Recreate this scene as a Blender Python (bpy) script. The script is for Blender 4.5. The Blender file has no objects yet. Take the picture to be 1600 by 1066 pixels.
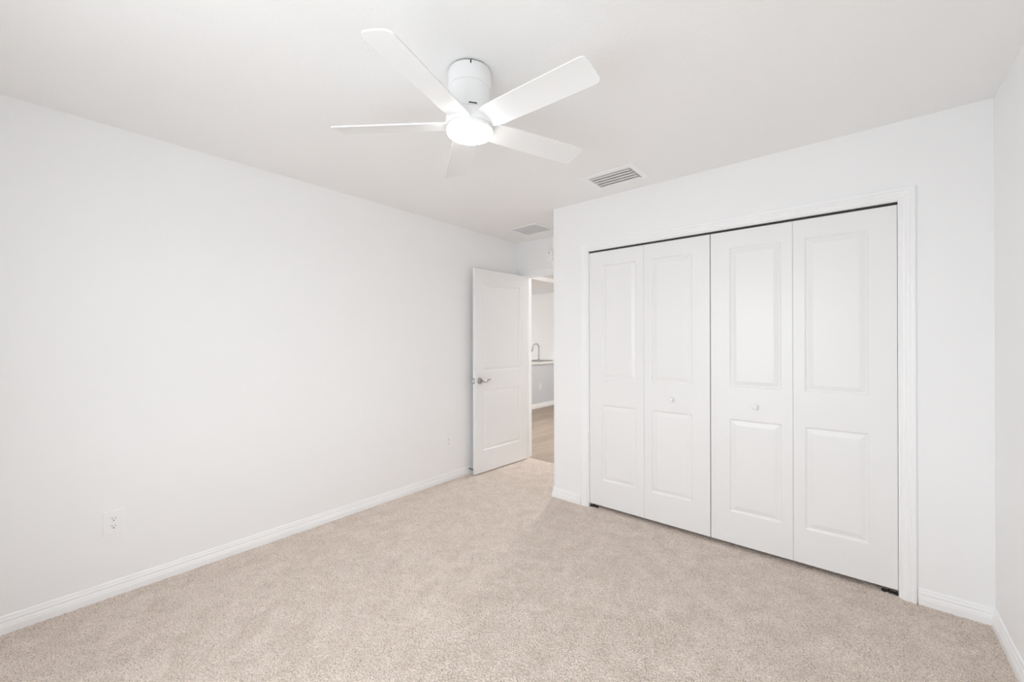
import bpy, bmesh, math
from mathutils import Vector, Matrix

S = bpy.context.scene
COL = S.collection
PI = math.pi

# ------------------------------------------------------------------ camera
F_PX, YAW, PITCH, ROLL = 635.31, 0.6995, 0.0016, -0.0019
fw = Vector((-math.sin(YAW) * math.cos(PITCH), math.cos(YAW) * math.cos(PITCH), math.sin(PITCH)))
rt = Vector((math.cos(YAW), math.sin(YAW), 0))
up = rt.cross(fw)
r2 = rt * math.cos(ROLL) + up * math.sin(ROLL)
u2 = -rt * math.sin(ROLL) + up * math.cos(ROLL)
cd = bpy.data.cameras.new('camera')
cam = bpy.data.objects.new('camera', cd)
COL.objects.link(cam)
cd.sensor_width = 36
cd.lens = F_PX / 1600 * 36
cd.clip_start = 0.02
cam.matrix_world = Matrix(((r2.x, u2.x, -fw.x, 2.9522), (r2.y, u2.y, -fw.y, 0), (r2.z, u2.z, -fw.z, 1.3157), (0, 0, 0, 1)))
S.camera = cam

# ------------------------------------------------------------------ sky, lights, exposure
S.view_settings.view_transform = 'Standard'
S.view_settings.look = 'None'
S.view_settings.exposure = -0.31
S.view_settings.gamma = 1
S.view_settings.use_curve_mapping = False
S.cycles.max_bounces = 16
S.cycles.diffuse_bounces = 10
S.cycles.glossy_bounces = 4
S.cycles.caustics_reflective = False
S.cycles.caustics_refractive = False

w = bpy.data.worlds.new('sky')
S.world = w
w.use_nodes = True
wb = w.node_tree.nodes['Background']
SKY_UP, SKY_DOWN, SKY_K = (0.90, 0.953, 1.0, 1), (.60, .64, .67, 1), 9.6     # pale overcast sky over dull ground
_n = w.node_tree.nodes
_g = _n.new('ShaderNodeTexCoord')
_s = _n.new('ShaderNodeSeparateXYZ')
_r = _n.new('ShaderNodeMapRange')
_r.inputs['From Min'].default_value = -.03
_r.inputs['From Max'].default_value = .03
_m = _n.new('ShaderNodeMix')
_m.data_type = 'RGBA'
_m.inputs[6].default_value = SKY_DOWN
_m.inputs[7].default_value = SKY_UP
w.node_tree.links.new(_g.outputs['Generated'], _s.inputs[0])
w.node_tree.links.new(_s.outputs['Z'], _r.inputs['Value'])
w.node_tree.links.new(_r.outputs['Result'], _m.inputs[0])
w.node_tree.links.new(_m.outputs[2], wb.inputs[0])
wb.inputs[1].default_value = SKY_K


def portal(name, loc, rot, sx, sy):
    l = bpy.data.lights.new(name, 'AREA')
    l.shape = 'RECTANGLE'
    l.size, l.size_y = sx, sy
    l.cycles.is_portal = True
    o = bpy.data.objects.new(name, l)
    COL.objects.link(o)
    o.location = loc
    o.rotation_euler = rot
    return o


# room dimensions (metres)
H = 2.44
XR = 3.449          # right wall
YB = -0.45          # back wall
YC = 2.875          # closet wall
YF = 3.618          # far wall with the entry door
XO = 0.9985         # outer corner of closet wall
WT = 0.11           # wall thickness
DX0, DX1, DH = 0.109, 0.895, 2.05       # entry opening
CX0, CX1, CH = 1.330, 3.125, 2.034      # closet opening (inside the jambs)
BW = (1.35, 2.75, 0.70, 2.10)             # bedroom window x0 x1 z0 z1 in back wall
KW = (5.6, 7.3, 0.95, 2.1)               # unseen kitchen window added for light, y0 y1 z0 z1
HX0, HX1, HY1 = -5.0, 1.9, 7.76         # hall / kitchen box
HH = 2.515                              # hall ceiling
SX = -1.46                              # step of the kitchen ceiling

portal('bedroom_window_portal', ((BW[0] + BW[1]) / 2, YB - WT - .01, (BW[2] + BW[3]) / 2), (PI / 2, 0, 0), BW[1] - BW[0], BW[3] - BW[2])
portal('kitchen_fill_portal', (HX0 - WT - .01, (KW[0] + KW[1]) / 2, (KW[2] + KW[3]) / 2), (0, -PI / 2, 0), KW[3] - KW[2], KW[1] - KW[0])


# ------------------------------------------------------------------ materials
def mat(name, color, rough=.5, metal=0., bump=None, spec=.5):
    m = bpy.data.materials.new(name)
    m.use_nodes = True
    nt = m.node_tree
    b = nt.nodes['Principled BSDF']
    b.inputs['Base Color'].default_value = (*color, 1)
    b.inputs['Roughness'].default_value = rough
    b.inputs['Metallic'].default_value = metal
    b.inputs['Specular IOR Level'].default_value = spec
    tc = nt.nodes.new('ShaderNodeTexCoord')
    if bump:
        scale, strength, dist, detail = bump
        n = nt.nodes.new('ShaderNodeTexNoise')
        n.inputs['Scale'].default_value = scale
        n.inputs['Detail'].default_value = detail
        bp = nt.nodes.new('ShaderNodeBump')
        bp.inputs['Strength'].default_value = strength
        bp.inputs['Distance'].default_value = dist
        nt.links.new(tc.outputs['Object'], n.inputs['Vector'])
        nt.links.new(n.outputs['Fac'], bp.inputs['Height'])
        nt.links.new(bp.outputs['Normal'], b.inputs['Normal'])
    return m


M = {}
M['wall'] = mat('wall_paint', (.921, .924, .928), .55, bump=(90, .12, .002, 3), spec=.4)
M['ceil'] = mat('ceiling_paint', (.914, .914, .912), .8, bump=(70, .30, .003, 4), spec=.25)
M['trim'] = mat('semi_gloss_trim_paint', (.94, .945, .95), .38, spec=.45)
M['door'] = mat('door_paint', (.88, .88, .88), .34, bump=(35, .05, .002, 2), spec=.5)
M['fan'] = mat('fan_white_plastic', (.88, .885, .885), .45)
M['plate'] = mat('outlet_plastic', (.93, .93, .93), .35)
M['dark'] = mat('dark_slot', (.02, .02, .02), .6)
M['track'] = mat('dark_track', (.03, .03, .03), .5, .3)
M['shade_gap'] = mat('duct_interior', (.75, .75, .75), .8)
M['vent'] = mat('vent_white_metal', (.92, .925, .93), .4)
M['slat'] = mat('vent_slat_metal', (.92, .92, .92), .4)
M['mesh'] = mat('return_grille_metal', (.92, .93, .94), .5)
M['nickel'] = mat('satin_nickel', (.46, .45, .44), .26, 1.0)
M['chrome'] = mat('brushed_steel', (.50, .49, .47), .25, 1.0)
M['rubber'] = mat('grey_rubber', (.05, .05, .05), .6)
M['counter'] = mat('white_stone', (.86, .85, .83), .2, bump=None)
M['panel'] = mat('grey_panel_paint', (.66, .685, .71), .5)
M['warm'] = mat('kitchen_wall_paint', (.93, .92, .91), .6)

# lens
m = bpy.data.materials.new('lit_lens')
m.use_nodes = True
b = m.node_tree.nodes['Principled BSDF']
b.inputs['Base Color'].default_value = (.95, .95, .95, 1)
b.inputs['Emission Color'].default_value = (1, 1, 1, 1)
b.inputs['Emission Strength'].default_value = 25
M['lens'] = m
m = m.copy(); m.name = 'lit_hall_fill_lens'
m.node_tree.nodes['Principled BSDF'].inputs['Emission Strength'].default_value = 265  # glow of the added, unseen hall light
m.node_tree.nodes['Principled BSDF'].inputs['Emission Color'].default_value = (.98, .99, 1, 1)
M['hall_fill_lens'] = m


def node_chain(nt, kind, **inp):
    n = nt.nodes.new(kind)
    for k, v in inp.items():
        n.inputs[k].default_value = v
    return n


# carpet: short twisted pile, colour varies tuft by tuft, nap direction varies in soft patches
m = bpy.data.materials.new('beige_carpet')
m.use_nodes = True
nt = m.node_tree
b = nt.nodes['Principled BSDF']
b.inputs['Roughness'].default_value = .95
b.inputs['Specular IOR Level'].default_value = .1
b.inputs['Sheen Weight'].default_value = .15
tc = nt.nodes.new('ShaderNodeTexCoord')
L = nt.links.new
n1 = node_chain(nt, 'ShaderNodeTexNoise', Scale=170., Detail=3., Roughness=.8)
n2 = node_chain(nt, 'ShaderNodeTexNoise', Scale=8.5, Detail=5., Roughness=.65, Distortion=.7)
n3 = node_chain(nt, 'ShaderNodeTexVoronoi', Scale=125.)
for n in (n1, n2, n3):
    L(tc.outputs['Object'], n.inputs['Vector'])
r1 = nt.nodes.new('ShaderNodeValToRGB')
e = r1.color_ramp.elements
e[0].position, e[0].color = .30, (.27, .215, .18, 1)
e[1].position, e[1].color = .68, (1.0, .91, .83, 1)
k = r1.color_ramp.elements.new(.48); k.color = (.84, .72, .635, 1)
L(n1.outputs['Fac'], r1.inputs['Fac'])
r2n = nt.nodes.new('ShaderNodeValToRGB')
e = r2n.color_ramp.elements
e[0].position, e[0].color = .36, (.87, .855, .84, 1)
e[1].position, e[1].color = .64, (1.0, 1.0, 1.0, 1)
L(n2.outputs['Fac'], r2n.inputs['Fac'])
mx = nt.nodes.new('ShaderNodeMix'); mx.data_type = 'RGBA'; mx.blend_type = 'MULTIPLY'
mx.inputs[0].default_value = 1
L(r1.outputs['Color'], mx.inputs[6]); L(r2n.outputs['Color'], mx.inputs[7])
L(mx.outputs[2], b.inputs['Base Color'])
bp = node_chain(nt, 'ShaderNodeBump', Strength=.8, Distance=.008)
L(n3.outputs['Distance'], bp.inputs['Height'])
bp2 = node_chain(nt, 'ShaderNodeBump', Strength=.6, Distance=.006)
L(n1.outputs['Fac'], bp2.inputs['Height']); L(bp.outputs['Normal'], bp2.inputs['Normal'])
L(bp2.outputs['Normal'], b.inputs['Normal'])
M['carpet'] = m

# wood planks running along Y
m = bpy.data.materials.new('wood_planks')
m.use_nodes = True
nt = m.node_tree
L = nt.links.new
b = nt.nodes['Principled BSDF']
b.inputs['Roughness'].default_value = .42
tc = nt.nodes.new('ShaderNodeTexCoord')
mp = nt.nodes.new('ShaderNodeMapping'); mp.inputs['Rotation'].default_value = (0, 0, PI / 2)
L(tc.outputs['Object'], mp.inputs['Vector'])
br = node_chain(nt, 'ShaderNodeTexBrick', Scale=1.0, **{'Mortar Size': .0015, 'Brick Width': 1.2, 'Row Height': .18, 'Bias': 0.})
br.inputs['Color1'].default_value = (.33, .26, .20, 1)
br.inputs['Color2'].default_value = (.40, .325, .26, 1)
br.inputs['Mortar'].default_value = (.25, .16, .10, 1)
L(mp.outputs['Vector'], br.inputs['Vector'])
mp2 = nt.nodes.new('ShaderNodeMapping'); mp2.inputs['Scale'].default_value = (12, 1.2, 1)
L(tc.outputs['Object'], mp2.inputs['Vector'])
nn = node_chain(nt, 'ShaderNodeTexNoise', Scale=2.5, Detail=5.)
L(mp2.outputs['Vector'], nn.inputs['Vector'])
rr = nt.nodes.new('ShaderNodeValToRGB')
rr.color_ramp.elements[0].position = .3; rr.color_ramp.elements[0].color = (.8, .78, .76, 1)
rr.color_ramp.elements[1].position = .7; rr.color_ramp.elements[1].color = (1.1, 1.1, 1.1, 1)
L(nn.outputs['Fac'], rr.inputs['Fac'])
mx = nt.nodes.new('ShaderNodeMix'); mx.data_type = 'RGBA'; mx.blend_type = 'MULTIPLY'; mx.inputs[0].default_value = 1
L(br.outputs['Color'], mx.inputs[6]); L(rr.outputs['Color'], mx.inputs[7]); L(mx.outputs[2], b.inputs['Base Color'])
M['wood'] = m


# ------------------------------------------------------------------ helpers
def tag(o, label=None, cat=None, group=None, kind=None):
    if label: o['label'] = label
    if cat: o['category'] = cat
    if group: o['group'] = group
    if kind: o['kind'] = kind
    return o


def obj(name, bm, m, parent=None, smooth=False, normals=True):
    if normals:
        bmesh.ops.recalc_face_normals(bm, faces=bm.faces)
    me = bpy.data.meshes.new(name)
    bm.to_mesh(me); bm.free()
    ms = m if isinstance(m, (list, tuple)) else [m]
    for x in ms: me.materials.append(M[x])
    if smooth:
        for p in me.polygons: p.use_smooth = True
        me.set_sharp_from_angle(angle=math.radians(38))
    o = bpy.data.objects.new(name, me)
    COL.objects.link(o)
    if parent: o.parent = parent
    return o


def empty(name, loc, rz=0):
    o = bpy.data.objects.new(name, None)
    o.empty_display_size = .1
    COL.objects.link(o)
    o.location = loc; o.rotation_euler = (0, 0, rz)
    return o


def bx(bm, x0, x1, y0, y1, z0, z1, mi=0):
    vs = [bm.verts.new((x, y, z)) for x in (x0, x1) for y in (y0, y1) for z in (z0, z1)]
    for f in ((0, 1, 3, 2), (4, 6, 7, 5), (0, 4, 5, 1), (2, 3, 7, 6), (0, 2, 6, 4), (1, 5, 7, 3)):
        bm.faces.new([vs[i] for i in f]).material_index = mi
    return vs


def boxes(name, lst, m, parent=None, bevel=0):
    bm = bmesh.new()
    for q in lst: bx(bm, *q)
    if bevel:
        bmesh.ops.recalc_face_normals(bm, faces=bm.faces)
        bmesh.ops.bevel(bm, geom=list(bm.edges), offset=bevel, segments=2, affect='EDGES', profile=.5)
    return obj(name, bm, m, parent)


def lathe(bm, prof, seg=64, M4=None, cap0=True, cap1=True):
    """prof: list of (radius, height) round local Z."""
    rings = []
    for r, z in prof:
        ring = []
        for i in range(seg):
            a = 2 * PI * i / seg
            v = Vector((r * math.cos(a), r * math.sin(a), z))
            ring.append(bm.verts.new(M4 @ v if M4 else v))
        rings.append(ring)
    for a, b_ in zip(rings, rings[1:]):
        for i in range(seg):
            j = (i + 1) % seg
            bm.faces.new((a[i], a[j], b_[j], b_[i]))
    if cap0: bm.faces.new(rings[0][::-1])
    if cap1: bm.faces.new(rings[-1])


def tube(bm, pts, rads, seg=16, flat=1.0):
    """round tube along a list of points."""
    pts = [Vector(p) for p in pts]
    if not isinstance(rads, (list, tuple)): rads = [rads] * len(pts)
    rings = []
    prev = None
    for i, p in enumerate(pts):
        t = (pts[min(i + 1, len(pts) - 1)] - pts[max(i - 1, 0)]).normalized()
        if prev is None:
            n = t.orthogonal().normalized()
        else:
            n = (prev - t * prev.dot(t)).normalized()
        prev = n
        bn = t.cross(n)
        rings.append([bm.verts.new(p + (n * math.cos(2 * PI * k / seg) + bn * math.sin(2 * PI * k / seg)) * rads[i]) for k in range(seg)])
    for a, b_ in zip(rings, rings[1:]):
        for k in range(seg):
            bm.faces.new((a[k], a[(k + 1) % seg], b_[(k + 1) % seg], b_[k]))
    bm.faces.new(rings[0][::-1]); bm.faces.new(rings[-1])


def sweep(bm, path, normals, prof, closed_ends=True):
    """path: points; normals[i]: (out, front) vectors at each point; prof: (u, v) list."""
    rings = []
    for p, (uo, vo) in zip(path, normals):
        rings.append([bm.verts.new(Vector(p) + Vector(uo) * u + Vector(vo) * v) for u, v in prof])
    n = len(prof)
    for a, b_ in zip(rings, rings[1:]):
        for k in range(n):
            bm.faces.new((a[k], a[(k + 1) % n], b_[(k + 1) % n], b_[k]))
    if closed_ends:
        bm.faces.new(rings[0][::-1]); bm.faces.new(rings[-1])


def rotz(a): return Matrix.Rotation(a, 4, 'Z')


# ------------------------------------------------------------------ room shell
def struct(name, lst, m, label, cat):
    return tag(boxes(name, lst, m), label, cat, kind='structure')


struct('wall_left', [(-WT, 0, YB - WT, YF + WT, 0, H)], 'wall', 'long blank white wall on the left behind the open door', 'wall')
struct('wall_right', [(XR, XR + WT, YB - WT, YF + WT, 0, H)], 'wall', 'narrow sliver of white wall at the right edge beside the closet wall', 'wall')
x0, x1, z0, z1 = BW
struct('wall_back', [(0, x0, YB - WT, YB, 0, H), (x1, XR, YB - WT, YB, 0, H), (x0, x1, YB - WT, YB, 0, z0), (x0, x1, YB - WT, YB, z1, H)], 'wall', 'white wall with the window behind the viewer', 'wall')
struct('wall_closet', [(XO, CX0 - .018, YC, YC + WT, 0, H), (CX1 + .018, XR, YC, YC + WT, 0, H), (CX0 - .018, CX1 + .018, YC, YC + WT, CH + .018, H),
                       (XO, XO + WT, YC + WT, YF, 0, H)], 'wall', 'white wall around the closet doors ending at an outer corner', 'wall')
struct('wall_far', [(0, DX0 - .018, YF, YF + WT, 0, H), (DX1 + .018, XR, YF, YF + WT, 0, H), (DX0 - .018, DX1 + .018, YF, YF + WT, DH + .018, H)],
       'wall', 'short white wall above and beside the bedroom doorway', 'wall')
struct('ceiling', [(-WT, XR + WT, YB - WT, YF + WT, H, H + .1)], 'ceil', 'white textured bedroom ceiling with the fan', 'ceiling')

# carpet floor: real pile relief on a fine grid where the camera can look, coarser in the closet
import random
random.seed(4)
from mathutils import noise
def carpet(name, X0, X1, Y0, Y1, step, amp):
    nx, ny = max(2, int((X1 - X0) / step)), max(2, int((Y1 - Y0) / step))
    vs = []
    rnd = random.random
    for j in range(ny + 1):
        y = Y0 + (Y1 - Y0) * j / ny
        for i in range(nx + 1):
            x = X0 + (X1 - X0) * i / nx
            e_ = step * .3
            vs.append((x + (rnd() - .5) * e_ * (0 < i < nx), y + (rnd() - .5) * e_ * (0 < j < ny), (rnd() - .75) * amp))
    fs = []
    W = nx + 1
    for j in range(ny):
        for i in range(nx):
            a = j * W + i
            fs.append((a, a + 1, a + W + 1, a + W))
    me = bpy.data.meshes.new(name)
    me.from_pydata(vs, [], fs)
    me.materials.append(M['carpet'])
    o = bpy.data.objects.new(name, me)
    COL.objects.link(o)
    return o


fl = carpet('floor', 0, XR, YB, YF + .037, .0065, .0045)
tag(fl, 'beige cut-pile bedroom carpet with soft nap marks', 'carpet floor', kind='structure')

# ------------------------------------------------------------------ baseboards
BH = .086
PROF = [(0, 0), (.0145, 0), (.0145, .036), (.0135, .040), (.0125, .042), (.0128, .0455), (.0112, .050), (.0092, .055), (.0088, .0605),
        (.0103, .0625), (.0103, .066), (.0080, .0695), (.0068, .076), (.0066, .080), (.0050, .0845), (.0025, BH), (0, BH)]


def baseboard(name, path, outs, label):
    """path floor points, outs: unit (possibly mitred) vectors into the room."""
    bm = bmesh.new()
    sweep(bm, path, [(o_, (0, 0, 1)) for o_ in outs], PROF)
    o = obj(name, bm, 'trim')
    return tag(o, label, 'baseboard', kind='structure')


z_ = -.008
baseboard('baseboard_left', [(0, YB, z_), (0, YF, z_)], [(1, 1, 0), (1, -1, 0)], 'white moulded baseboard along the long left wall')
baseboard('baseboard_right', [(XR, YB, z_), (XR, YC, z_)], [(-1, 1, 0), (-1, -1, 0)], 'white moulded baseboard under the right wall sliver')
CW = .066  # closet casing width incl. reveal
baseboard('baseboard_closet_right', [(XR, YC, z_), (CX1 + CW + .004, YC, z_)], [(-1, -1, 0), (0, -1, 0)], 'short white baseboard right of the closet casing')
baseboard('baseboard_closet_left', [(XO, YF, z_), (XO, YC, z_), (CX0 - CW - .004, YC, z_)], [(-1, -1, 0), (-1, -1, 0), (0, -1, 0)], 'short white baseboard wrapping the outer corner left of the closet')
baseboard('baseboard_back', [(0, YB, z_), (XR, YB, z_)], [(1, 1, 0), (-1, 1, 0)], 'white baseboard on the window wall behind the viewer')

# ------------------------------------------------------------------ casings and jambs
CP = [(.000, 0), (.000, .007), (.0035, .0095), (.0075, .0095), (.010, .0078), (.0125, .0105), (.021, .012), (.0245, .0105), (.028, .0130),
      (.036, .0145), (.0395, .0130), (.043, .0160), (.050, .0172), (.0555, .0172), (.0600, .015), (.0605, 0)]


def casing(name, X0, X1, Z1, yw, front, label, m='trim'):
    bm = bmesh.new()
    f = (0, front, 0)
    sweep(bm, [(X0, yw, -.006), (X0, yw, Z1), (X1, yw, Z1), (X1, yw, -.006)],
          [((-1, 0, 0), f), ((-1, 0, 1), f), ((1, 0, 1), f), ((1, 0, 0), f)], CP)
    return tag(obj(name, bm, m), label, 'door trim', kind='structure')


casing('trim_1', CX0 - .005, CX1 + .005, CH + .005, YC, -1, 'white fluted casing around the closet opening')
casing('trim_2', DX0 - .005, DX1 + .005, DH + .005, YF, -1, 'white casing around the bedroom doorway')
casing('trim_3', DX0 - .005, DX1 + .005, DH + .005, YF + WT, 1, 'white casing on the hall side of the bedroom doorway')


def jamb(name, X0, X1, Z1, y0, y1, label, stop=None):
    l = [(X0 - .018, X0, y0, y1, -.006, Z1 + .018), (X1, X1 + .018, y0, y1, -.006, Z1 + .018), (X0, X1, y0, y1, Z1, Z1 + .018)]
    if stop:
        s0, s1 = stop
        l += [(X0, X0 + .010, s0, s1, -.006, Z1), (X1 - .010, X1, s0, s1, -.006, Z1), (X0 + .010, X1 - .010, s0, s1, Z1 - .010, Z1)]
    return tag(boxes(name, l, 'trim'), label, 'door jamb', kind='structure')


jamb('trim_4', CX0, CX1, CH, YC, YC + WT, 'white jamb lining the closet opening')
jamb('trim_5', DX0, DX1, DH, YF, YF + WT, 'white jamb lining the bedroom doorway', (YF + .040, YF + .052))


# ------------------------------------------------------------------ moulded door leaves
def door_leaf(bm, wd, z0, z1, th, px0, px1, panels, sides=(1,)):
    """leaf in local x (0..wd), z; front face at y=0 looking -y, back at y=th."""
    prof = [(0, 0), (.0025, .0008), (.0075, .0072), (.0105, .0085), (.0150, .0085), (.0180, .0072), (.0370, .0018), (.0410, .0010)]
    xs = [0, px0, px1, wd]
    zs = [z0]
    for a, b_ in panels: zs += [a, b_]
    zs.append(z1)

    def face(yf, sgn):
        for i in range(3):
            for j in range(len(zs) - 1):
                xa, xb, za, zb = xs[i], xs[i + 1], zs[j], zs[j + 1]
                if i == 1 and j % 2 == 1:
                    rings = []
                    for ins, dep in prof:
                        y = yf + sgn * dep
                        rings.append([bm.verts.new(q) for q in ((xa + ins, y, za + ins), (xb - ins, y, za + ins), (xb - ins, y, zb - ins), (xa + ins, y, zb - ins))])
                    for p, q in zip(rings, rings[1:]):
                        for k in range(4):
                            bm.faces.new((p[k], p[(k + 1) % 4], q[(k + 1) % 4], q[k]))
                    bm.faces.new(rings[-1])
                else:
                    c = .0022
                    ya = [(xa, za), (xb, za), (xb, zb), (xa, zb)]
                    ya = [(min(max(x, c), wd - c), min(max(z, z0 + c), z1 - c)) for x, z in ya]
                    bm.faces.new([bm.verts.new((x, yf, z)) for x, z in ya])
    face(0, 1)
    face(th, -1)
    c = .0022
    loops = []
    for (ins, y) in ((c, 0), (0, c), (0, th - c), (c, th)):
        loops.append([bm.verts.new(q) for q in ((ins, y, z0 + ins), (wd - ins, y, z0 + ins), (wd - ins, y, z1 - ins), (ins, y, z1 - ins))])
    for p, q in zip(loops, loops[1:]):
        for k in range(4):
            bm.faces.new((p[k], p[(k + 1) % 4], q[(k + 1) % 4], q[k]))
    bmesh.ops.remove_doubles(bm, verts=bm.verts, dist=.00005)


PAN = [(.228, .822), (1.022, 1.913)]
ZB, ZT = .026, 2.021


def knob(bm, x, z):
    Mx = Matrix.Translation((x, 0, z)) @ Matrix.Rotation(PI / 2, 4, 'X')
    lathe(bm, [(.009, -.001), (.009, .003), (.0065, .006), (.006, .012), (.010, .0155), (.0150, .020), (.0170, .025), (.0160, .0295), (.0120, .0325), (.006, .0340), (.001, .0344)], 32, Mx)


LW = (CX1 - CX0 - .0014 - .0014 - .002 - .0045) / 4
yd = YC + .014
for n, xs_, knx, lab in (('door_2', CX0 + .0014, (1, .055), 'left pair of white two-panel bifold closet leaves with round knob'),
                         ('door_3', CX0 + .0014 + 2 * LW + .001 + .0045, (0, .108), 'right pair of white two-panel bifold closet leaves nearest the right wall')):
    root = tag(empty(n, (xs_, yd, 0)), lab, 'closet door', 'bifold closet doors', 'structure')
    for i in range(2):
        bm = bmesh.new()
        inner = (i == 1) if n == 'door_2' else (i == 0)
        # wide stile away from the fold, narrow stile at the fold
        wide_left = (i == 0)
        p0 = .110 if wide_left else .055
        door_leaf(bm, LW, ZB, ZT, .034, p0, p0 + LW - .165, PAN)
        o = obj('door_leaf', bm, 'door', root)
        o.location = (i * (LW + .001), 0, 0)
        if inner:
            bm = bmesh.new(); knob(bm, p0 + (LW - .165) / 2 + (.006 if i else .004), .912)
            obj('knob', bm, 'door', o, smooth=True)
    bm = bmesh.new()
    px = .035 if n == 'door_2' else 2 * LW - .035
    lathe(bm, [(.004, -.004), (.004, ZB + .002)], 12, Matrix.Translation((px, .017, 0)))
    obj('pivot_pin', bm, 'nickel', root)
    bm = bmesh.new()
    lathe(bm, [(.004, ZT - .002), (.004, CH - .002)], 12, Matrix.Translation((px, .017, 0)))
    obj('pivot_pin', bm, 'nickel', root)

t = boxes('door_track', [(CX0, CX1, yd + .002, yd + .005, CH - .012, CH), (CX0, CX1, yd + .029, yd + .032, CH - .012, CH), (CX0, CX1, yd + .005, yd + .029, CH - .003, CH)], 'track')
tag(t, 'dark metal track in the gap above the closet doors', 'door track')
for X_, lab in ((CX0 + .001, 'small dark floor bracket under the left closet door edge'), (CX1 - .066, 'small dark floor bracket under the right closet door edge')):
    t = boxes('pivot_bracket', [(X_, X_ + .065, yd + .004, yd + .030, -.003, .003), (X_, X_ + .065, yd + .004, yd + .006, .003, .010)], 'track')
    tag(t, lab, 'bracket', 'closet door floor brackets')

# ------------------------------------------------------------------ entry door, open against the left wall
# front (visible) face runs from the hinge (0.150, 3.604) to the free edge (0.103, 2.834)
p_free, p_hinge = Vector((.107, 2.819)), Vector((.146, 3.600))
dv = (p_hinge - p_free)
ang = math.atan2(dv.y, dv.x)                     # local +x points from the free edge to the hinge
DW = dv.length
d1 = tag(empty('door_1', (p_free.x, p_free.y, 0), ang), 'white two-panel bedroom door standing open against the left wall', 'door', kind='structure')
bm = bmesh.new()
door_leaf(bm, DW, .009, 2.043, .035, .106, DW - .118, [(.226, .831), (1.020, 1.910)])
leaf = obj('door_leaf', bm, 'door', d1)
# lever set on the room face (local -y)
h = tag(empty('door_handle', (.060, 0, .928)), 'satin nickel lever handle')
h.parent = leaf
RX = Matrix.Rotation(PI / 2, 4, 'X')
bm = bmesh.new()
lathe(bm, [(.033, 0), (.033, .003), (.0305, .0065), (.024, .009), (.0205, .0095), (.0195, .0125), (.014, .0145), (.0125, .018)], 48, RX)
obj('rosette', bm, 'nickel', h, smooth=True)
bm = bmesh.new()
lathe(bm, [(.0115, .016), (.0100, .030), (.0115, .040), (.0135, .047), (.0125, .056), (.007, .060)], 32, RX)
pts = [(0, -.050, 0), (.012, -.052, -.001), (.026, -.053, -.004), (.042, -.053, -.004), (.058, -.053, .002), (.072, -.053, .009), (.086, -.052, .012), (.100, -.050, .011), (.110, -.048, .009)]
tube(bm, pts, [.0125, .0125, .011, .009, .0075, .0068, .0070, .0072, .004], 16)
obj('lever', bm, 'nickel', h, smooth=True)
# back-side set, towards the left wall (short of the wall)
bm = bmesh.new()
lathe(bm, [(.033, 0), (.033, .004), (.028, .008), (.012, .010), (.011, .028), (.016, .036), (.012, .044)], 32, Matrix.Translation((.060, .035, .928)) @ Matrix.Rotation(-PI / 2, 4, 'X'))
tube(bm, [(.062, .073, .928), (.100, .075, .924), (.14, .073, .934), (.165, .070, .936)], [.009, .008, .006, .004], 12)
obj('back_handle', bm, 'nickel', leaf, smooth=True)
# latch plate and bolt on the free edge
bm = bmesh.new()
bx(bm, -.0012, .0005, .006, .029, .900, .956)
obj('latch_plate', bm, 'nickel', leaf)
bm = bmesh.new()
bx(bm, -.011, 0, .010, .024, .916, .940)
obj('latch_bolt', bm, 'trim', leaf)
for hz in (.25, 1.03, 1.83):
    bm = bmesh.new()
    lathe(bm, [(.006, 0), (.006, .089)], 16, Matrix.Translation((DW + .006, .038, hz - .045)))
    bx(bm, DW, DW + .004, .008, .036, hz - .044, hz + .044)
    obj('hinge', bm, 'nickel', leaf)

# spring door stop on the baseboard behind the free edge
ds = tag(empty('door_stop', (.013, 2.832, .049)), 'small sprung door stop on the baseboard behind the open door', 'door stop')
bm = bmesh.new()
RY = Matrix.Rotation(PI / 2, 4, 'Y')
lathe(bm, [(.010, -.002), (.010, .004), (.006, .007)], 24, RY)
obj('mounting_plate', bm, 'nickel', ds, smooth=True)
bm = bmesh.new()
n = 90
tube(bm, [(.006 + .034 * i / n, .0045 * math.cos(i * .75), .0045 * math.sin(i * .75)) for i in range(n + 1)], .0012, 6)
obj('spring', bm, 'nickel', ds, smooth=True)
bm = bmesh.new()
lathe(bm, [(.0075, .039), (.0085, .041), (.0085, .049), (.006, .0515)], 24, RY)
obj('rubber_tip', bm, 'rubber', ds, smooth=True)


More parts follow.
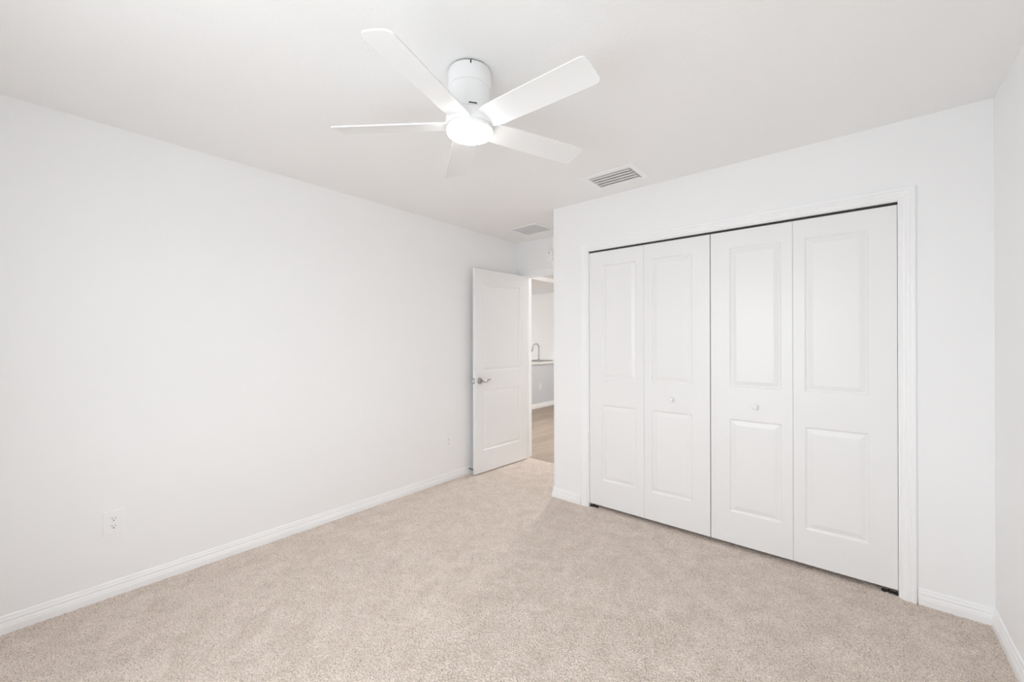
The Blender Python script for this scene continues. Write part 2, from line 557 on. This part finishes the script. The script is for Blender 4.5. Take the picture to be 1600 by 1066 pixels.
# ------------------------------------------------------------------ outlets
def outlet(loc, wd, ht, label):
    """on a wall whose face looks +X."""
    r = tag(empty('wall_outlet', loc), label, 'outlet', 'duplex wall outlets')
    bm = bmesh.new()
    bx(bm, -.001, .0055, -wd / 2, wd / 2, -ht / 2, ht / 2)
    bmesh.ops.recalc_face_normals(bm, faces=bm.faces)
    es = [e_ for e_ in bm.edges if all(v.co.x > 0 for v in e_.verts)]
    bmesh.ops.bevel(bm, geom=es, offset=.0032, segments=3, affect='EDGES', profile=.6)
    obj('cover_plate', bm, 'plate', r)
    for s in (-1, 1):
        bm = bmesh.new()
        zc = s * .0195
        ring = []
        for k in range(40):
            a = 2 * PI * k / 40
            ring.append((.0172 * math.cos(a), max(-.0135, min(.0135, .0172 * math.sin(a)))))
        lo = [bm.verts.new((.0050, y, zc + z)) for y, z in ring]
        mi = [bm.verts.new((.0072, y, zc + z)) for y, z in ring]
        hi = [bm.verts.new((.0078, y * .95, zc + z * .95)) for y, z in ring]
        for A_, B_ in ((lo, mi), (mi, hi)):
            for k in range(40):
                bm.faces.new((A_[k], A_[(k + 1) % 40], B_[(k + 1) % 40], B_[k]))
        bm.faces.new(hi)
        rc = obj('receptacle', bm, 'plate', r)
        bm = bmesh.new()
        bx(bm, .0076, .0080, -.0072, -.0052, zc - .001, zc + .0075)
        bx(bm, .0076, .0080, .0052, .0070, zc, zc + .0070)
        lathe(bm, [(.0028, .0076), (.0028, .0080)], 16, Matrix.Translation((0, 0, zc - .0075)) @ RY)
        obj('slots', bm, 'dark', rc)
    bm = bmesh.new()
    lathe(bm, [(.0032, .0050), (.0030, .0062), (.001, .0066)], 16, RY)
    obj('screw', bm, 'plate', r)


outlet((0, .284, .380), .081, .124, 'white duplex wall outlet low on the left wall near the picture edge')
outlet((0, 2.565, .372), .073, .120, 'white duplex wall outlet low on the left wall beside the open door')

# ------------------------------------------------------------------ supply register
vr = tag(empty('ceiling_vent', (1.700, 2.590, H)), 'white louvred supply vent in the ceiling above the closet doors', 'vent')
ox, oy, ix, iy = .190, .142, .150, .096


def frame_ring(bm, o_, i_, zo, zi, zt):
    def rect(a, b_, z): return [bm.verts.new(q) for q in ((-a, -b_, z), (a, -b_, z), (a, b_, z), (-a, b_, z))]
    rs = [rect(*o_, zt), rect(*o_, zo), rect(o_[0] - .004, o_[1] - .004, zo - .002), rect(i_[0] + .004, i_[1] + .004, zi), rect(*i_, zi + .003), rect(*i_, zt)]
    for a, b_ in zip(rs, rs[1:]):
        for k in range(4):
            bm.faces.new((a[k], a[(k + 1) % 4], b_[(k + 1) % 4], b_[k]))


bm = bmesh.new(); frame_ring(bm, (ox, oy), (ix, iy), -.003, -.008, .001)
obj('frame', bm, 'vent', vr)
bm = bmesh.new(); bx(bm, -ix, ix, -iy, iy, -.0012, -.0004)
obj('duct_opening', bm, 'shade_gap', vr)
for k in range(5):
    bm = bmesh.new()
    y0 = -iy + .016 + k * (2 * iy - .028) / 4.0
    # curved blade, deflecting towards +y; each end is bent up into the frame
    N = 6
    cols = []
    for ex, dz in ((-ix + .002, .003), (-ix + .012, .0), (ix - .020, 0), (ix - .006, .003)):
        col = []
        for j in range(N + 1):
            s = j / N
            yy = y0 - .022 + .044 * s
            zz = -.0125 + .0105 * (s ** 1.8) + dz * .8
            col.append((ex, yy + (.010 if dz and ex > 0 else 0), min(zz, -.0015)))
        cols.append(col)
    top = [[bm.verts.new(q) for q in c_] for c_ in cols]
    bot = [[bm.verts.new((q[0], q[1], q[2] - .0012)) for q in c_] for c_ in cols]
    for g in (top, bot):
        for i in range(3):
            for j in range(N):
                bm.faces.new((g[i][j], g[i + 1][j], g[i + 1][j + 1], g[i][j + 1]))
    for i in range(3):
        bm.faces.new((top[i][0], top[i + 1][0], bot[i + 1][0], bot[i][0]))
        bm.faces.new((top[i][N], top[i + 1][N], bot[i + 1][N], bot[i][N]))
    obj('louvre', bm, 'slat', vr, smooth=True)

# return grille
rg = tag(empty('return_grille', (.478, 3.245, H)), 'flat white return air grille on the ceiling in front of the doorway', 'grille')
bm = bmesh.new(); frame_ring(bm, (.172, .150), (.150, .128), -.003, -.006, .001)
obj('frame', bm, 'vent', rg)
bm = bmesh.new(); bx(bm, -.150, .150, -.128, .128, -.0016, -.0004)
obj('backing', bm, 'mesh', rg)
bm = bmesh.new()
for k in range(19):
    y = -.128 + .256 * (k + .5) / 19
    vs = [bm.verts.new(q) for q in ((-.150, y - .0055, -.0050), (.150, y - .0055, -.0050), (.150, y + .0055, -.0034), (-.150, y + .0055, -.0034))]
    vt = [bm.verts.new((v.co.x, v.co.y, v.co.z + .0008)) for v in vs]
    for k2 in range(4): bm.faces.new((vs[k2], vs[(k2 + 1) % 4], vt[(k2 + 1) % 4], vt[k2]))
    bm.faces.new(vs); bm.faces.new(vt)
obj('slat_panel', bm, 'vent', rg)

# smoke detector on the far wall
sd = tag(empty('smoke_detector', (.455, YF, 2.240)), 'round white smoke detector above the doorway, half hidden by the corner', 'smoke detector')
bm = bmesh.new()
lathe(bm, [(.064, -.001), (.064, .012), (.062, .018), (.060, .020), (.056, .021), (.054, .030), (.046, .036), (.030, .038), (.012, .038), (.002, .037)], 48, RX)
obj('housing', bm, 'plate', sd, smooth=True)
bm = bmesh.new()
lathe(bm, [(.014, .036), (.014, .0390), (.012, .0400)], 24, Matrix.Translation((.006, 0, .022)) @ RX)
obj('test_button', bm, 'slat', sd, smooth=True)
bm = bmesh.new()
lathe(bm, [(.0060, .0385), (.0055, .0412)], 12, Matrix.Translation((.006, 0, .022)) @ RX)
obj('indicator', bm, 'dark', sd)

# ------------------------------------------------------------------ ceiling fan
FX, FY = 1.7272, 1.185
fan = tag(empty('ceiling_fan', (FX, FY, H)), 'white five-blade flush ceiling fan with glowing round light', 'ceiling fan')


def fz(z): return z - H


# the hub hangs about one degree out of level, as in the photo
_zn = Vector((.0186, -.0182, 1)).normalized()
TILT = Vector((0, 0, 1)).rotation_difference(_zn).to_matrix().to_4x4()
ZBL = 2.2194
HUB = Matrix.Translation((0, 0, ZBL - H)) @ TILT @ Matrix.Translation((0, 0, H - ZBL))


bm = bmesh.new()
lathe(bm, [(.0825, fz(H) + .001), (.0825, fz(2.430))], 48)
obj('bracket_gap_shade', bm, 'dark', fan)  # black disc fills the gap above the canopy, standing in for its shade
bm = bmesh.new()
lathe(bm, [(.080, fz(2.4340)), (.0885, fz(2.4340)), (.0892, fz(2.4325)), (.0892, fz(2.372)), (.0885, fz(2.368)), (.0845, fz(2.365)), (.075, fz(2.364))], 72)
cn = obj('canopy', bm, 'fan', fan, smooth=True)
# keyhole notch facing the camera on the canopy rim
bm = bmesh.new()
na = math.atan2(0 - FY, 2.9522 - FX) + .05
for sx_, wd_ in ((0, .0016),):
    vs = bx(bm, .0875, .0900, -.0024, .0024, fz(2.4200), fz(2.4345))
    bmesh.ops.transform(bm, matrix=rotz(na), verts=vs)
obj('keyhole', bm, 'dark', cn)
bm = bmesh.new()
lathe(bm, [(.074, fz(2.367)), (.0835, fz(2.366)), (.0838, fz(2.36)), (.0835, fz(2.270)), (.082, fz(2.262)), (.074, fz(2.2605))], 72)
mh = obj('motor_housing', bm, 'fan', fan, smooth=True)
for k in range(3):
    bm = bmesh.new()
    vs = bx(bm, .0815, .0842, -.0165, .0165, fz(2.2655), fz(2.2690))
    bmesh.ops.transform(bm, matrix=rotz(na + .10 + k * 2 * PI / 3), verts=vs)
    obj('vent_slot', bm, 'dark', mh)
bm = bmesh.new()
lathe(bm, [(.070, fz(2.2615)), (.084, fz(2.2600)), (.094, fz(2.255)), (.0985, fz(2.245)), (.1000, fz(2.230)), (.1000, fz(2.213)), (.0985, fz(2.2075)), (.088, fz(2.2065))], 80)
obj('rotor_hub', bm, 'fan', fan, smooth=True).matrix_local = HUB
bm = bmesh.new()
lathe(bm, [(.085, fz(2.2090)), (.0925, fz(2.2080)), (.0925, fz(2.1990)), (.088, fz(2.198))], 80)
obj('light_ring', bm, 'fan', fan, smooth=True).matrix_local = HUB
bm = bmesh.new()
lathe(bm, [(.088, fz(2.2030)), (.0962, fz(2.2028)), (.0972, fz(2.2015)), (.0972, fz(2.1925)), (.0962, fz(2.1910)), (.0940, fz(2.1908))], 80)
obj('light_bezel', bm, 'fan', fan, smooth=True).matrix_local = HUB
bm = bmesh.new()
lathe(bm, [(.088, fz(2.1920)), (.0948, fz(2.1912)), (.0952, fz(2.1885)), (.0936, fz(2.1830)), (.0885, fz(2.1775)), (.079, fz(2.1740)), (.050, fz(2.1705)), (.010, fz(2.1695)), (.001, fz(2.1695))], 80)
obj('light_lens', bm, 'lens', fan, smooth=True).matrix_local = HUB


def blade_mesh(bm):
    """blade in local x (radius), y width, thickness z; pitched about x."""
    R0, R1 = .088, .578
    th = .0055
    NX, NY = 40, 10
    pitch = -.2311
    rows = []
    for i in range(NX + 1):
        # denser near the tip for the rounded corners
        s = i / NX
        x = R0 + (R1 - R0) * (1 - (1 - s) ** 1.5)
        w2 = .0575 + .003 * min(1, (x - R0) / .35)
        if x < .13: w2 *= .86 + .14 * (x - R0) / (.13 - R0)
        rc = .022
        d = R1 - x
        if d < rc: w2 -= rc - math.sqrt(max(0, rc * rc - (rc - d) ** 2))
        rows.append([(x, -w2 + 2 * w2 * j / NY) for j in range(NY + 1)])
    T = Matrix.Rotation(pitch, 4, 'X')
    def V(x, y, z):
        zz = z + .004 * (1 - (y / .062) ** 2)      # slight camber
        v = T @ Vector((x, y, zz))
        return bm.verts.new((v.x, v.y, v.z - .002))
    top = [[V(x, y, th / 2) for x, y in r_] for r_ in rows]
    bot = [[V(x, y, -th / 2) for x, y in r_] for r_ in rows]
    for i in range(NX):
        for j in range(NY):
            bm.faces.new((top[i][j], top[i + 1][j], top[i + 1][j + 1], top[i][j + 1]))
            bm.faces.new((bot[i][j], bot[i][j + 1], bot[i + 1][j + 1], bot[i + 1][j]))
        for j in (0, NY):
            bm.faces.new((top[i][j], top[i + 1][j], bot[i + 1][j], bot[i][j]))
    for i in (0, NX):
        for j in range(NY):
            bm.faces.new((top[i][j], top[i][j + 1], bot[i][j + 1], bot[i][j]))


bm = bmesh.new(); blade_mesh(bm)
bl = obj('blade', bm, 'fan', fan, smooth=True)
bl.matrix_local = Matrix.Translation((0, 0, ZBL - H)) @ TILT @ rotz(-1.2579)
for k in range(1, 5):
    c = bl.copy(); COL.objects.link(c); c.parent = fan
    c.matrix_local = Matrix.Translation((0, 0, ZBL - H)) @ TILT @ rotz(-1.2579 + k * 2 * PI / 5)

# ------------------------------------------------------------------ bedroom window (behind the viewer)
def window(name, axis, a0, a1, z0, z1, p, out, label):
    l = []
    fwid, dp = .05, .05
    def B(u0, u1, v0, v1, d0=0, d1=dp):
        lo, hi = sorted((p + out * d0, p + out * d1))
        l.append((u0, u1, lo, hi, v0, v1) if axis == 'x' else (lo, hi, u0, u1, v0, v1))
    B(a0, a0 + fwid, z0, z1); B(a1 - fwid, a1, z0, z1); B(a0, a1, z0, z0 + fwid); B(a0, a1, z1 - fwid, z1)
    mid = (z0 + z1) / 2
    B(a0, a1, mid - .02, mid + .02)
    B((a0 + a1) / 2 - .02, (a0 + a1) / 2 + .02, z0, z1)
    o = boxes(name, l, 'trim')
    return tag(o, label, 'window', kind='structure')


window('window_1', 'x', BW[0], BW[1], BW[2], BW[3], YB - .03, -1, 'white framed window in the wall behind the viewer')
window('window_fill', 'y', KW[0], KW[1], KW[2], KW[3], HX0 - .03, -1, 'white framed unseen window added to light the kitchen beyond the doorway')  # unseen, added as a daylight source for the kitchen

# ------------------------------------------------------------------ hall and kitchen beyond the doorway
yk0 = YF + WT
struct('wall_kitchen_back', [(HX0, HX1, HY1, HY1 + .1, 0, HH + .1)], 'warm', 'warm white kitchen wall behind the faucet seen through the doorway', 'wall')
struct('wall_hall_near', [(HX0, -WT, YF, YF + WT, 0, HH + .1), (-WT, HX1, YF, YF + WT, H + .1, HH + .1)], 'warm', 'hall wall continuing left of the bedroom doorway', 'wall')
struct('wall_hall_right', [(HX1, HX1 + .1, YF + WT, HY1, 0, HH + .1)], 'warm', 'hall wall to the right beyond the doorway', 'wall')
y0, y1, z0, z1 = KW
struct('wall_kitchen_left', [(HX0 - WT, HX0, YF, y0, 0, HH + .1), (HX0 - WT, HX0, y1, HY1 + .1, 0, HH + .1), (HX0 - WT, HX0, y0, y1, 0, z0), (HX0 - WT, HX0, y0, y1, z1, HH + .1)], 'warm', 'kitchen wall with added window left of the doorway view', 'wall')
struct('ceiling_hall', [(SX, HX1, YF + WT, HY1, HH, HH + .1)], 'ceil', 'bright hall ceiling sliver at the top of the doorway', 'ceiling')
struct('ceiling_kitchen', [(HX0, SX, YF + WT, HY1, H, HH + .1)], 'ceil', 'shaded lower kitchen ceiling seen through the top of the doorway', 'ceiling')
struct('floor_hall', [(HX0, HX1, YF + .037, HY1, -.02, -.003)], 'wood', 'light brown wood plank floor beyond the doorway', 'wood floor')

IX = -1.83   # island panel plane
isl = tag(empty('kitchen_peninsula', (IX, 6.9, 0)), 'grey panelled kitchen peninsula with white base moulding beyond the doorway', 'kitchen peninsula')
boxes('cabinet_body', [(-.62, 0, -1.15, .855, -.003, .868)], 'panel', isl)
bm = bmesh.new()
sweep(bm, [(0, -1.15, 0), (0, .855, 0)], [((1, 0, 0), (0, 0, 1))] * 2, [(u, v * 1.1) for u, v in PROF])
obj('base_moulding', bm, 'trim', isl)
ct = boxes('countertop', [(IX - .70, IX + .035, 5.70, 7.755, .868, .908)], 'counter', None, bevel=.004)
tag(ct, 'white stone countertop on the grey peninsula', 'countertop')
outlet((IX, 6.547, .424), .073, .118, 'small wall outlet on the grey peninsula panel')

# sink rim and bowl
SY = 6.93
sk = tag(empty('kitchen_sink', (-2.17, SY, .908)), 'steel sink rim with drainer set in the white countertop', 'sink')
bm = bmesh.new(); frame_ring(bm, (.23, .27), (.205, .245), .005, .007, .0015)
obj('rim', bm, 'chrome', sk)
bm = bmesh.new(); bx(bm, -.205, .205, -.245, .245, .0015, .0025)
obj('basin', bm, 'track', sk)
bm = bmesh.new()
for k in range(14):
    y = -.23 + .46 * k / 13
    tube(bm, [(-.19, y, .012), (.19, y, .012)], .003, 8)
for x in (-.19, .19):
    tube(bm, [(x, -.24, .012), (x, .24, .012)], .004, 8)
obj('drain_rack', bm, 'chrome', sk)

# faucet
fc = tag(empty('kitchen_faucet', (-1.915, 6.622, .908)), 'tall brushed gooseneck kitchen faucet with side lever', 'faucet')
# plane of the arc runs along the counter front: spout reaches towards -y (left in view)
bm = bmesh.new()
lathe(bm, [(.026, -.001), (.026, .006), (.020, .010), (.0185, .070), (.0200, .075), (.0165, .085)], 32)
obj('base', bm, 'chrome', fc, smooth=True)
sp = Vector((-.62, -.785, 0)).normalized()
R_ = .060
pts = [(0, 0, .08), (0, 0, .16), (0, 0, .24)]
top_z = .290
pts.append((0, 0, top_z))
for k in range(1, 15):
    a = PI * k / 14 * .93
    c_ = R_ * (1 - math.cos(a))
    pts.append((sp.x * c_, sp.y * c_, top_z + R_ * 1.25 * math.sin(a)))
bm = bmesh.new(); tube(bm, pts, .0125, 16)
obj('neck', bm, 'chrome', fc, smooth=True)
e0 = Vector(pts[-1]); dr = (e0 - Vector(pts[-2])).normalized()
bm = bmesh.new(); tube(bm, [e0, e0 + dr * .02, e0 + dr * .085, e0 + dr * .100], [.013, .0165, .0200, .017], 16)
obj('spray_head', bm, 'chrome', fc, smooth=True)
bm = bmesh.new()
lv = Vector((.35, -.75, 0)).normalized()
tube(bm, [(0, 0, .045), lv * .03 + Vector((0, 0, .055)), lv * .055 + Vector((0, 0, .085)), lv * .078 + Vector((0, 0, .135))], [.010, .010, .006, .005], 12)
obj('lever', bm, 'chrome', fc, smooth=True)

# unseen lamp added to brighten hall and doorway, right of the line of sight
hl = tag(empty('hall_fill_light', (.30, 5.05, HH)), 'unseen round flush light added to brighten the hall and doorway', 'added light')
bm = bmesh.new(); lathe(bm, [(.16, .001), (.16, -.02), (.15, -.025)], 48)
obj('light_base', bm, 'fan', hl, smooth=True)
bm = bmesh.new(); lathe(bm, [(.15, -.024), (.145, -.05), (.11, -.08), (.05, -.095), (.005, -.097)], 48)
obj('diffuser', bm, 'hall_fill_lens', hl, smooth=True)
